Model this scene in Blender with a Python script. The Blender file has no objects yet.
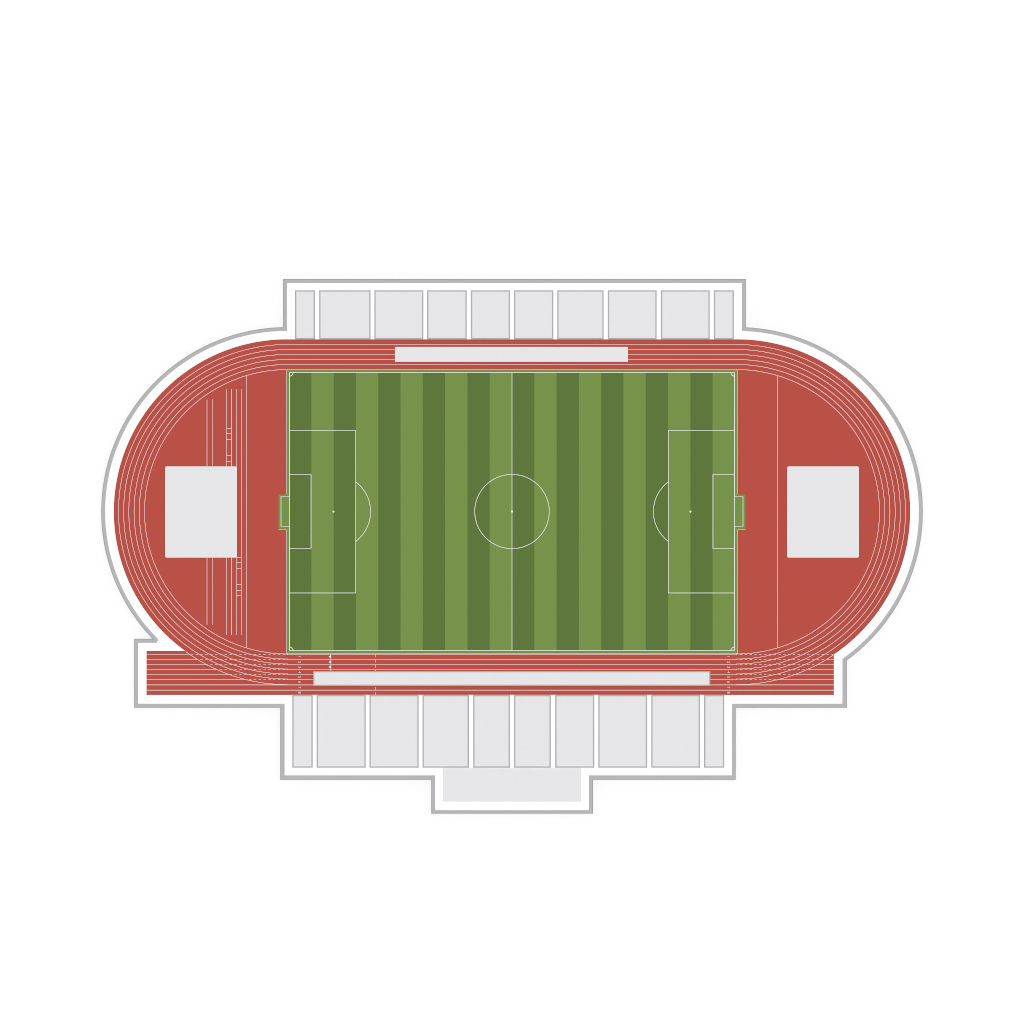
import bpy, bmesh, math
from mathutils import Vector
from mathutils.geometry import tessellate_polygon

# ------------------------------------------------------------------ scale: plan units -> metres
S = 0.246                       # metres per plan unit
def P(x, y): return ((x - 512.0) * S, (512.0 - y) * S)
POD = 1.20                      # level of the stadium floor above the ground outside, raised to shade the ground along the wall

scene = bpy.context.scene
COL = scene.collection

# ------------------------------------------------------------------ lighting balance
GAIN = (1.2255, 1.2255, 1.2255)    # rendered value of a white surface, per channel
def lin(c):
    c = c / 255.0
    return c / 12.92 if c <= 0.04045 else ((c + 0.055) / 1.055) ** 2.4
def albedo(rgb): return tuple(lin(v) / g for v, g in zip(rgb, GAIN))

# ------------------------------------------------------------------ materials (all procedural)
def material(name, col, rough=0.9, grain=0.02, scale=14.0, spec=0.0):
    m = bpy.data.materials.new(name); m.use_nodes = True
    nt = m.node_tree; n = nt.nodes; b = n['Principled BSDF']
    b.inputs['Roughness'].default_value = rough
    b.inputs['Specular IOR Level'].default_value = spec
    tc = n.new('ShaderNodeTexCoord'); no = n.new('ShaderNodeTexNoise')
    no.inputs['Scale'].default_value = scale; no.inputs['Detail'].default_value = 3
    mr = n.new('ShaderNodeMapRange')
    mr.inputs['From Min'].default_value = 0.25; mr.inputs['From Max'].default_value = 0.75
    mr.inputs['To Min'].default_value = 1 - grain; mr.inputs['To Max'].default_value = 1 + grain
    mx = n.new('ShaderNodeVectorMath'); mx.operation = 'SCALE'
    mx.inputs[0].default_value = col
    nt.links.new(tc.outputs['Object'], no.inputs['Vector'])
    nt.links.new(no.outputs['Fac'], mr.inputs['Value'])
    nt.links.new(mr.outputs['Result'], mx.inputs['Scale'])
    nt.links.new(mx.outputs['Vector'], b.inputs['Base Color'])
    return m

M_GROUND = material('white_ground', (0.829, 0.829, 0.829), grain=0.002)
M_PAVE   = material('white_pavement', (0.86, 0.86, 0.86), grain=0.004)
M_TERR   = material('white_concrete', (0.87, 0.87, 0.87), grain=0.004)
M_WALL   = material('grey_coping', albedo((182, 182, 184)), grain=0.01)
M_TRIM   = material('dark_grey_edge', albedo((160, 160, 160)), grain=0.01)
M_GREY   = material('light_grey_deck', albedo((230, 230, 232)), grain=0.006)
M_BORDER = material('mid_grey_border', albedo((176, 177, 179)), grain=0.01)
M_RED    = material('red_running_surface', albedo((185, 81, 71)), grain=0.02)
M_LIGHT  = material('light_mown_turf', albedo((119, 146, 75)), grain=0.025)
M_DARK   = material('dark_mown_turf', albedo((94, 119, 60)), grain=0.025)
M_PAINT  = material('white_line_paint', (0.80, 0.80, 0.80), grain=0.01)
M_METAL  = material('white_goal_frame', (0.80, 0.80, 0.80), rough=0.5, grain=0.005)

# ------------------------------------------------------------------ mesh helpers
class MB:
    """collects vertices and faces in metres; build() links them as one mesh object"""
    def __init__(s): s.v = []; s.f = []; s.mi = []
    def face(s, pts, mi=0):
        n = len(s.v); s.v += [tuple(p) for p in pts]; s.f.append(tuple(range(n, n + len(pts)))); s.mi.append(mi)
    def sheet(s, loops, z, mi=0):
        """flat face from plan loops (first = outline, rest = holes), facing up"""
        vs = [[Vector((*P(*p), 0)) for p in l] for l in loops]
        flat = [p for l in vs for p in l]
        for t in tessellate_polygon(vs):
            a, b, c = (flat[i] for i in t)
            if (b - a).cross(c - a).z < 0: b, c = c, b
            s.face([(p.x, p.y, z) for p in (a, b, c)], mi)
    def slab(s, loops, z0, z1, mi=0, side_mi=None):
        """solid from plan loops"""
        side_mi = mi if side_mi is None else side_mi
        s.sheet(loops, z1, mi)
        for k, l in enumerate(loops):
            q = [P(*p) for p in l]
            ar = sum(q[i][0] * q[(i + 1) % len(q)][1] - q[(i + 1) % len(q)][0] * q[i][1] for i in range(len(q)))
            if (ar > 0) != (k == 0): q = q[::-1]
            for i in range(len(q)):
                a, b = q[i], q[(i + 1) % len(q)]
                s.face([(*a, z0), (*b, z0), (*b, z1), (*a, z1)], side_mi)
    def box(s, x0, y0, x1, y1, z0, z1, mi=0):
        s.slab([[(x0, y0), (x1, y0), (x1, y1), (x0, y1)]], z0, z1, mi)
    def prism(s, x0, x1, prof, mi=0):
        """profile of (plan y, metre z) carried along plan x"""
        a = [((x0 - 512) * S, (512 - y) * S, z) for y, z in prof]
        b = [((x1 - 512) * S, (512 - y) * S, z) for y, z in prof]
        n = len(prof)
        for i in range(n):
            j = (i + 1) % n
            s.face([a[i], a[j], b[j], b[i]], mi)
        vs = [[Vector((y, z, 0)) for y, z in prof]]
        for t in tessellate_polygon(vs):
            s.face([a[i] for i in t], mi); s.face([b[i] for i in reversed(t)], mi)
    def stroke(s, pts, w, z, closed=False, mi=0):
        """painted line of width w (plan units) along plan points, mitred"""
        n = len(pts); L = []; R = []
        for i in range(n):
            p = Vector(pts[i])
            d0 = (p - Vector(pts[i - 1])) if (closed or i > 0) else None
            d1 = (Vector(pts[(i + 1) % n]) - p) if (closed or i < n - 1) else None
            d0 = (d0 or d1).normalized(); d1 = (d1 or d0).normalized()
            t = (d0 + d1).normalized(); nn = Vector((-t.y, t.x))
            k = w / 2 / max(0.3, nn.dot(Vector((-d0.y, d0.x))))
            L.append(p + nn * k); R.append(p - nn * k)
        for i in range(n if closed else n - 1):
            j = (i + 1) % n
            s.face([(*P(*L[i]), z), (*P(*L[j]), z), (*P(*R[j]), z), (*P(*R[i]), z)], mi)
    def tube(s, a, b, r, mi=0, seg=12):
        a = Vector(a); b = Vector(b); d = (b - a).normalized()
        u = d.orthogonal().normalized(); v = d.cross(u)
        ra = [a + (u * math.cos(2 * math.pi * k / seg) + v * math.sin(2 * math.pi * k / seg)) * r for k in range(seg)]
        rb = [p + (b - a) for p in ra]
        for k in range(seg):
            j = (k + 1) % seg
            s.face([ra[k], ra[j], rb[j], rb[k]], mi)
        s.face(ra[::-1], mi); s.face(rb, mi)
    def build(s, name, mats, parent=None):
        me = bpy.data.meshes.new(name)
        org = Vector((0, 0, 0))
        if parent is not None: org = Vector(parent['_org']) if '_org' in parent else org
        me.from_pydata([tuple(Vector(p) - org) for p in s.v], [], s.f)
        for m in (mats if isinstance(mats, (list, tuple)) else [mats]): me.materials.append(m)
        for p, i in zip(me.polygons, s.mi): p.material_index = i
        bm = bmesh.new(); bm.from_mesh(me)
        bmesh.ops.remove_doubles(bm, verts=bm.verts, dist=1e-5)
        bm.to_mesh(me); bm.free(); me.update()
        o = bpy.data.objects.new(name, me); COL.objects.link(o)
        if parent is not None: o.parent = parent
        return o

ORG = {}
def thing(name, label, cat, at, group=None):
    """an Empty at the thing's base; its parts are built relative to it"""
    o = bpy.data.objects.new(name, None); COL.objects.link(o)
    o.empty_display_size = 0.5; o.location = at
    o['label'] = label; o['category'] = cat; o['_org'] = list(at)
    if group: o['group'] = group
    return o
def tag(o, label=None, cat=None, group=None, kind=None):
    if label: o['label'] = label
    if cat: o['category'] = cat
    if group: o['group'] = group
    if kind: o['kind'] = kind
    return o

# ------------------------------------------------------------------ plan geometry
CXL, CXR, CY = 287.0, 737.0, 511.6     # centres of the two bends
LXL, LXR = 288.0, 736.0                # centres of the lane line bends
def arc(cx, cy, rx, ry, a0, a1, n=96):
    """plan arc, degrees, 0 = right, 90 = up"""
    return [(cx + rx * math.cos(math.radians(a0 + (a1 - a0) * k / n)),
             cy - ry * math.sin(math.radians(a0 + (a1 - a0) * k / n))) for k in range(n + 1)]
def ang_at_y(cy, ry, y): return math.degrees(math.asin((cy - y) / ry))

def offset_loop(l, d):
    """closed loop moved inwards by d (plan units)"""
    q = l; n = len(q)
    ar = sum(q[i][0] * q[(i + 1) % n][1] - q[(i + 1) % n][0] * q[i][1] for i in range(n))
    sg = 1 if ar > 0 else -1
    out = []
    for i in range(n):
        p = Vector(q[i]); d0 = (p - Vector(q[i - 1])).normalized(); d1 = (Vector(q[(i + 1) % n]) - p).normalized()
        n0 = Vector((-d0.y, d0.x)) * sg; n1 = Vector((-d1.y, d1.x)) * sg
        m = (n0 + n1).normalized()
        out.append(tuple(p + m * (d / max(0.25, m.dot(n0)))))
    return out

# ------------------------------------------------------------------ the ground outside
g = MB(); R = 3000
g.face([(-R, -R, 0), (R, -R, 0), (R, R, 0), (-R, R, 0)])
tag(g.build('ground', M_GROUND), 'plain white ground all round the stadium', kind='structure')

# ------------------------------------------------------------------ perimeter wall
ROX, ROY, RIX, RIY = 185.85, 184.5, 181.85, 180.65
a_r = math.degrees(math.acos((846.9 - CXR) / ROX))
outer = ([(283.0, 279.0), (745.9, 279.0), (745.9, 327.15)]
         + arc(CXR, CY, ROX, ROY, 87.0, -a_r)
         + [(846.9, 707.8), (735.8, 707.8), (735.8, 779.85), (593.0, 779.85), (593.0, 813.75), (431.15, 813.75),
            (431.15, 779.85), (280.15, 779.85), (280.15, 707.8), (134.05, 707.8), (134.05, 638.85), (152.4, 638.85)]
         + arc(CXL, CY, ROX, ROY, 180 + 43.3, 91.4)
         + [(283.0, 327.15)])
a_ri = math.degrees(math.acos((842.4 - CXR) / RIX))
inner = ([(287.0, 283.0), (741.95, 283.0), (741.95, 330.9)]
         + arc(CXR, CY, RIX, RIY, 88.2, -a_ri)
         + [(842.4, 703.75), (732.0, 703.75), (732.0, 775.3), (588.95, 775.3), (588.95, 810.1), (435.1, 810.1),
            (435.1, 775.3), (284.65, 775.3), (284.65, 703.75), (138.1, 703.75), (138.1, 642.9), (156.9, 642.9),
            (156.9, 641.2), (157.9, 641.2), (157.9, 638.7)]
         + arc(CXL, CY, RIX, RIY, 180 + 44.3, 90.2)
         + [(287.0, 331.1)])
mid = offset_loop(outer, 0.65)
w = thing('perimeter_wall', 'grey perimeter wall running all round the oval stadium and its stands', 'wall', (*P(512, 279), 0))
b = MB(); b.slab([mid, inner], 0.0, POD + 0.06); b.build('coping', M_WALL, w)
b = MB(); b.slab([outer, mid], 0.0, POD + 0.02); b.build('outer_edge', M_TRIM, w)

pv = MB(); pv.slab([offset_loop(inner, 0.004)], 0.002, POD)
tag(pv.build('pavement', M_PAVE), 'white pavement inside the wall around track and stands', kind='structure')

# ------------------------------------------------------------------ running track
ZT = POD + 0.010
RX, RY = 173.2, 172.3
a_lcut = 180 + math.degrees(math.asin((651.0 - CY) / RY))
a_rcut = -math.degrees(math.acos((833.9 - CXR) / RX))
track_loop = (arc(CXR, CY, RX, RY, 90, a_rcut)
              + [(833.9, 694.95), (146.5, 694.95), (146.5, 651.0)]
              + arc(CXL, CY, RX, RY, a_lcut, 90))
t = MB(); t.sheet([track_loop], ZT)
track = tag(t.build('running_track', M_RED), 'red running track with white lanes and a sprint straight', kind='structure')
def track_part(mb, name): return mb.build(name, M_PAINT, track)

tops = [369.5, 364.45, 359.5, 354.45, 349.5, 344.45]
bots = [654.35, 659.45, 664.5, 669.5, 674.5, 679.5]
rxs = [143.5, 148.7, 153.9, 159.2, 164.4, 169.5]
LW = 0.345
for tp, bt, rx in zip(tops, bots, rxs):                   # the six oval lines
    cy = CY; ry = CY - tp
    rb = ry + 0.3
    pts = arc(LXL, cy, rx, rb, 270, 180, 64)[:-1] + arc(LXL, cy, rx, ry, 180, 90, 64) + arc(LXR, cy, rx, ry, 90, 0, 64) + arc(LXR, cy, rx, rb, 0, -90, 64)[1:]
    m = MB(); m.stroke(pts, LW, ZT + 0.008); track_part(m, 'lane_line')
m = MB()                                                   # outermost oval line where it crosses the sprint straight
m.stroke(arc(LXL, CY, 174.0, 173.1, 180 + 54.0, 270, 48), LW, ZT + 0.008)
m.stroke(arc(LXR, CY, 174.0, 173.1, -90, -56.0, 48), LW, ZT + 0.008)
track_part(m, 'lane_line')
for y, wd in list(zip(bots, [LW] * 6)) + [(684.9, 0.42), (690.15, 0.42)]:   # the sprint lines, dashed under the bends
    m = MB()
    def seg(x0, x1):
        if x1 - x0 > 0.05: m.stroke([(x0, y), (x1, y)], wd, ZT + 0.004)
    if y > 684:
        seg(146.5, 833.9)
    else:
        dx = 174.0 * math.sqrt(1 - ((y - CY) / 173.1) ** 2)
        xa, xb = LXL - dx, min(LXR + dx, 833.9)
        seg(146.5, xa); seg(CXL, CXR); seg(xb, 833.9)
        k = 0
        while 190.7 + 4.85 * k < CXL:
            x0 = 190.7 + 4.85 * k; k += 1
            if x0 + 2.4 > xa: seg(max(x0, xa), min(x0 + 2.4, CXL))
        k = 0
        while 740.0 + 4.8 * k < xb:
            x0 = 740.0 + 4.8 * k; k += 1
            seg(x0, min(x0 + 2.4, xb))
    track_part(m, 'lane_line')

# runways, pit lines and take-off boards of the left D, one long line in the right D
for x, y0, y1, wd in ((207.0, 399.5, 624.8, .32), (212.4, 399.5, 624.8, .32), (226.4, 389.2, 635.0, .36), (231.5, 389.2, 635.0, .48),
                      (236.5, 389.2, 635.0, .36), (241.5, 389.2, 635.0, .36)):
    m = MB(); m.stroke([(x, y0), (x, y1)], wd, ZT + 0.004); track_part(m, 'runway_line')
for x, y0, y1 in ((246.5, 376.0, 648.1), (777.5, 376.0, 648.1)):
    m = MB(); m.stroke([(x, y0), (x, y1)], 0.36, ZT + 0.004); track_part(m, 'runway_line')
for ys, x0, x1 in (((428.5, 433.5, 439.5, 455.5, 461.5), 226.6, 231.3), ((557.4, 562.5, 568.5, 584.5, 590.5, 595.5), 236.7, 241.4)):
    for y in ys:
        m = MB(); m.stroke([(x0, y), (x1, y)], 0.40, ZT + 0.006); track_part(m, 'board_line')

# start marks on the lower straight
m = MB(); m.stroke([(330.45, 654.6), (330.45, 671.0)], 0.22, ZT + 0.012); track_part(m, 'start_line')
for y in (656.7, 662.0, 667.0, 672.1):
    m = MB(); m.sheet([[(328.6, y), (331.1, y - 1.5), (331.1, y + 1.5)]], ZT + 0.016); track_part(m, 'start_arrow')
for y0, y1 in ((654.5, 657.1), (659.7, 662.6), (664.7, 667.8), (669.9, 672.8), (686.9, 689.9), (692.2, 694.9)):
    m = MB(); m.stroke([(375.7, y0), (375.7, y1)], 0.34, ZT + 0.012); track_part(m, 'relay_mark')

# lane numbers, turned a quarter turn clockwise
def digit_mesh(ch):
    cu = bpy.data.curves.new('digit', 'FONT'); cu.body = ch; cu.size = 0.92
    cu.align_x = 'CENTER'; cu.align_y = 'CENTER'; cu.offset = -0.008
    o = bpy.data.objects.new('digit', cu); COL.objects.link(o)
    bpy.context.view_layer.update()
    me = bpy.data.meshes.new_from_object(o.evaluated_get(bpy.context.evaluated_depsgraph_get()))
    bpy.data.objects.remove(o); bpy.data.curves.remove(cu)
    me.materials.clear(); me.materials.append(M_PAINT); me.name = 'lane_number'
    xs = [v.co.x for v in me.vertices]; ys = [v.co.y for v in me.vertices]
    cx, cy = (min(xs) + max(xs)) / 2, (min(ys) + max(ys)) / 2
    for v in me.vertices: v.co.x -= cx; v.co.y -= cy
    return me
for k, y in enumerate((656.8, 661.95, 667.0, 672.2, 677.1, 682.1, 687.45, 692.55)):
    me = digit_mesh(str(k + 1))
    for x in (299.7, 728.55):
        o = bpy.data.objects.new('lane_number', me); COL.objects.link(o); o.parent = track
        o.location = (*P(x, y), ZT + 0.012); o.rotation_euler = (0, 0, -math.pi / 2)

# ------------------------------------------------------------------ football field
ZF = POD + 0.045
FX0, FX1, FY0, FY1 = 286.35, 737.65, 370.0, 653.45
SX0 = 289.1; SW = (734.9 - 289.1) / 20
f = MB()
strips = [(FX0, SX0, 1)] + [(SX0 + k * SW, SX0 + (k + 1) * SW, 0 if k % 2 == 0 else 1) for k in range(20)] + [(734.9, FX1, 1)]
PY0, PY1 = 372.5, 650.6
for i, (x0, x1, mi) in enumerate(strips):
    if i in (0, len(strips) - 1):
        f.box(x0, FY0, x1, FY1, POD + 0.002, ZF, mi)
    else:
        f.sheet([[(x0, FY0), (x1, FY0), (x1, PY0), (x0, PY0)]], ZF, 1)
        f.sheet([[(x0, PY0), (x1, PY0), (x1, PY1), (x0, PY1)]], ZF, mi)
        f.sheet([[(x0, PY1), (x1, PY1), (x1, FY1), (x0, FY1)]], ZF, 1)
for x0, x1 in ((278.5, FX0), (FX1, 745.5)):
    f.box(x0, 494.55, x1, 529.2, POD + 0.002, ZF, 1)
field = tag(f.build('football_field', [M_DARK, M_LIGHT]), 'green football field mown in light and dark stripes', kind='structure')
def field_part(mb, name): return mb.build(name, M_PAINT, field)
PW = 0.47
for y in (372.6, 650.5):
    m = MB(); m.stroke([(289.85, y), (734.15, y)], 0.56, ZF + 0.004); field_part(m, 'touch_line')
for x in (289.5, 734.5):
    m = MB(); m.stroke([(x, 372.32), (x, 650.78)], 0.70, ZF + 0.004); field_part(m, 'goal_line')
m = MB(); m.stroke([(512, 372.6), (512, 650.5)], 0.38, ZF + 0.006); field_part(m, 'halfway_line')
m = MB(); m.stroke(arc(512, 511.5, 37.25, 37.1, 0, 360, 160)[:-1], PW, ZF + 0.008, True); field_part(m, 'centre_circle')
def spot(x, y, r):
    m = MB(); m.sheet([arc(x, y, r, r, 0, 360, 24)[:-1]], ZF + 0.010); field_part(m, 'spot')
spot(512, 511.5, 1.0)
for sx in (1, -1):
    X = (lambda v: v) if sx == 1 else (lambda v: 1024 - v)
    m = MB(); m.stroke([(X(289.5), 430.4), (X(355.5), 430.4), (X(355.5), 592.95), (X(289.5), 592.95)], PW, ZF + 0.006); field_part(m, 'penalty_area_line')
    m = MB(); m.stroke([(X(289.5), 474.5), (X(311.05), 474.5), (X(311.05), 548.45), (X(289.5), 548.45)], PW, ZF + 0.006); field_part(m, 'goal_area_line')
    a = math.degrees(math.acos(22.0 / 37.1))
    m = MB(); m.stroke([(X(px), py) for px, py in arc(333.5, 511.6, 37.1, 37.1, a, -a, 64)], PW, ZF + 0.008); field_part(m, 'penalty_arc')
    spot(X(333.5), 511.6, 0.9)
    for yy, a0, a1 in ((372.6, 0, -90), (650.5, 90, 0)):
        m = MB(); m.stroke([(X(px), py) for px, py in arc(289.5, yy, 3.5, 3.5, a0, a1, 16)], 0.6, ZF + 0.008); field_part(m, 'corner_arc')
    # thin white edging round the turf
    m = MB(); m.stroke([(X(286.5), 370.0), (X(286.5), 494.3)], 0.32, ZF + 0.004)
    m.stroke([(X(286.5), 529.4), (X(286.5), 653.7)], 0.32, ZF + 0.004)
    m.stroke([(X(286.25), 529.4), (X(278.5), 529.4)], 0.28, ZF + 0.004); field_part(m, 'turf_edging')
m = MB(); m.stroke([(286.75, 653.55), (737.25, 653.55)], 0.32, ZF + 0.004); field_part(m, 'turf_edging')

# ------------------------------------------------------------------ goals
for sx, side in ((1, 'left'), (-1, 'right')):
    X = (lambda v: v) if sx == 1 else (lambda v: 1024 - v)
    gl = thing('goal', f'white goal frame on the goal line beside the {side} platform', 'goal', (*P(X(289.5), 511.5), ZF), 'goals at both ends of the field')
    r = 0.066; H = 2.44
    p = lambda x, y, z: (*P(X(x), y), ZF + z)
    for y in (496.5, 526.5):
        m = MB(); m.tube(p(289.5, y, 0.0), p(289.5, y, H - r), r); m.build('post', M_METAL, gl)
    m = MB(); m.tube(p(289.5, 496.2, H), p(289.5, 526.8, H), r); m.build('crossbar', M_METAL, gl)
    for y in (496.5, 526.5):
        m = MB(); m.tube(p(289.3, y, H - 0.16), p(281.0, y, 0.9), r * 0.95); m.tube(p(281.0, y, 0.9), p(281.0, y, 0.0), r * 0.95)
        m.build('side_stay', M_METAL, gl)
    m = MB(); m.tube(p(281.0, 496.4, 0.07), p(281.0, 526.6, 0.07), r); m.build('ground_bar', M_METAL, gl)

# ------------------------------------------------------------------ stands: stepped terraces carrying the seating blocks
def tiers(y_front, y_back, n, z0, dz):
    """stepped (y, z) line from the front to the back"""
    pts = []
    for k in range(n):
        ya = y_front + (y_back - y_front) * k / n; yb = y_front + (y_back - y_front) * (k + 1) / n
        pts += [(ya, z0 + dz * k), (yb, z0 + dz * k)]
    return pts
def clip_line(line, ya, yb, dz):
    """the part of a stepped line between two y values, lifted by dz"""
    lo, hi = min(ya, yb), max(ya, yb); out = []
    for (y0, z0), (y1, z1) in zip(line[:-1:2], line[1::2]):
        a, b = sorted((y0, y1)); a, b = max(a, lo), min(b, hi)
        if b - a > 1e-6:
            seg = [(a, z0 + dz), (b, z0 + dz)]
            out += seg if y1 > y0 else seg[::-1]
    return out
def solid(line, below): return line + [(y, z - below) for y, z in reversed(line)]

def stand(name_label, blocks, y_front, y_back, n, labels, group, row):
    line = tiers(y_front, y_back, n, POD + 0.12, 0.10)
    m = MB()
    prof = line + [(y_back, POD + 0.001), (y_front, POD + 0.001)]
    m.prism(blocks[0][0] - 0.4, blocks[-1][1] + 0.4, prof)
    st = m.build('grandstand', M_TERR); tag(st, name_label, 'grandstand')
    sg = 1 if y_back > y_front else -1
    bw = 1.4
    for (x0, x1), lb in zip(blocks, labels):
        t = thing('seating_block', lb, 'seating block', (*P((x0 + x1) / 2, y_front), POD + 0.12), group)
        yf, yb = y_front + sg * 0.05, y_back - sg * 0.05
        d = MB(); d.prism(x0 + bw, x1 - bw, solid(clip_line(line, yf + sg * bw, yb - sg * bw, 0.10), 0.098)); d.build('seating_deck', M_GREY, t)
        e = MB()
        side = solid(clip_line(line, yf, yb, 0.12), 0.118)
        e.prism(x0, x0 + bw - 0.01, side); e.prism(x1 - bw + 0.01, x1, side)
        e.prism(x0 + bw, x1 - bw, solid(clip_line(line, yf, yf + sg * (bw - 0.01), 0.12), 0.118))
        e.prism(x0 + bw, x1 - bw, solid(clip_line(line, yb - sg * (bw - 0.01), yb, 0.12), 0.118))
        e.build('border', M_BORDER, t)

north = [(294.9, 315.0), (319.1, 370.6), (374.3, 423.4), (427.0, 466.8), (470.8, 510.1), (513.9, 553.4), (557.2, 603.7), (607.8, 656.7), (660.8, 709.8), (713.8, 733.9)]
south = [(292.2, 312.8), (316.6, 365.8), (369.4, 418.7), (422.5, 469.0), (473.1, 510.0), (513.9, 550.9), (555.1, 594.3), (598.2, 647.2), (651.2, 700.1), (704.0, 724.3)]
def row_labels(row, extra):
    return [f'narrow light grey seating block at the left end of the {row} stand',
            f'wide grey seating block next to the narrow left end block, {row} stand',
            f'third grey seating block from the left end of the {row} stand',
            f'fourth grey seating block from the left end of the {row} stand',
            f'grey seating block just left of the halfway line in the {row} stand',
            f'grey seating block just right of the halfway line in the {row} stand',
            f'fourth grey seating block from the right end of the {row} stand',
            f'third grey seating block from the right end of the {row} stand',
            f'wide grey seating block next to the narrow right end block, {row} stand',
            f'narrow light grey seating block at the right end of the {row} stand']
stand('white stepped terrace of the shallow upper stand beneath its seating blocks', north, 339.3, 290.15, 5,
      row_labels('upper', ''), 'seating blocks of the upper stand', 'upper')
stand('white stepped terrace of the deep lower stand beneath its seating blocks', south, 694.85, 767.85, 8,
      row_labels('lower', ''), 'seating blocks of the lower stand', 'lower')

# deck behind the lower stand
m = MB(); m.box(443.0, 768.0, 581.0, 801.8, POD + 0.001, POD + 0.30)
tag(m.build('rear_deck', M_GREY), 'borderless light grey deck in the wall recess behind the lower stand', 'deck')

# ------------------------------------------------------------------ grey platforms standing on the track
def round_rect(x0, y0, x1, y1, r):
    return (arc(x1 - r, y0 + r, r, r, 90, 0, 6) + arc(x1 - r, y1 - r, r, r, 0, -90, 6)
            + arc(x0 + r, y1 - r, r, r, -90, -180, 6) + arc(x0 + r, y0 + r, r, r, 180, 90, 6))
for x0, lb in ((165.0, 'large light grey platform covering the white runway lines in the left bend'),
               (787.0, 'large light grey platform in the plain right bend, beyond the single white line')):
    m = MB(); m.slab([round_rect(x0, 466.35, x0 + 72.0, 557.65, 1.9)], ZT + 0.02, ZT + 0.35)
    tag(m.build('platform', M_GREY), lb, 'platform', 'large platforms in the two bends')
m = MB(); m.box(394.95, 346.9, 628.0, 361.85, ZT + 0.02, ZT + 0.30)
tag(m.build('platform', M_GREY), 'long borderless light grey platform across the lanes below the upper stand', 'platform')
pl = thing('platform', 'longest light grey platform, edged in darker grey, on the lower straight', 'platform', (*P(511.7, 678.5), ZT))
x0, y0, x1, y1, bw = 313.1, 671.05, 710.3, 685.95, 1.2
o_ = [(x0, y0), (x1, y0), (x1, y1), (x0, y1)]
i_ = [(x0 + bw, y0 + bw), (x1 - bw, y0 + bw), (x1 - bw, y1 - bw), (x0 + bw, y1 - bw)]
m = MB(); m.slab([i_], ZT + 0.02, ZT + 0.30); m.build('deck', M_GREY, pl)
m = MB(); m.slab([o_, offset_loop(i_, -0.01)], ZT + 0.02, ZT + 0.32); m.build('border', M_BORDER, pl)

for o in list(bpy.data.objects):
    if '_org' in o: del o['_org']

# ------------------------------------------------------------------ sky, sun, camera
world = bpy.data.worlds.new('World'); scene.world = world; world.use_nodes = True
nt = world.node_tree; bg = nt.nodes['Background']
sky = nt.nodes.new('ShaderNodeTexSky'); sky.sky_type = 'NISHITA'; sky.sun_disc = False
sky.sun_elevation = math.radians(90); sky.sun_rotation = 0
sky.dust_density = 0.3; sky.air_density = 1.0; sky.ozone_density = 1.0
wb = nt.nodes.new('ShaderNodeVectorMath'); wb.operation = 'MULTIPLY'; wb.inputs[1].default_value = (1.455, 1.022, 0.654)   # white balance: tints the blue skylight to neutral
nt.links.new(sky.outputs['Color'], wb.inputs[0]); nt.links.new(wb.outputs['Vector'], bg.inputs['Color'])
bg.inputs['Strength'].default_value = 0.15
sd = bpy.data.lights.new('sun', 'SUN'); sd.energy = 2.672; sd.angle = math.radians(0.5); sd.color = (1.0, 0.985, 0.96)
so = bpy.data.objects.new('sun', sd); COL.objects.link(so); so.location = (0, 0, 200)   # straight overhead

cd = bpy.data.cameras.new('camera'); cd.type = 'ORTHO'; cd.ortho_scale = 1024 * S; cd.clip_start = 1; cd.clip_end = 6000
co = bpy.data.objects.new('camera', cd); COL.objects.link(co); co.location = (0, 0, 300)
scene.camera = co

scene.view_settings.view_transform = 'Standard'; scene.view_settings.look = 'None'
scene.view_settings.exposure = 0.0; scene.view_settings.gamma = 1.0
scene.render.engine = 'CYCLES'
scene.cycles.pixel_filter_type = 'BOX'
scene.cycles.use_denoising = True
scene.cycles.denoiser = 'OPENIMAGEDENOISE'
scene.cycles.denoising_input_passes = 'RGB_ALBEDO_NORMAL'
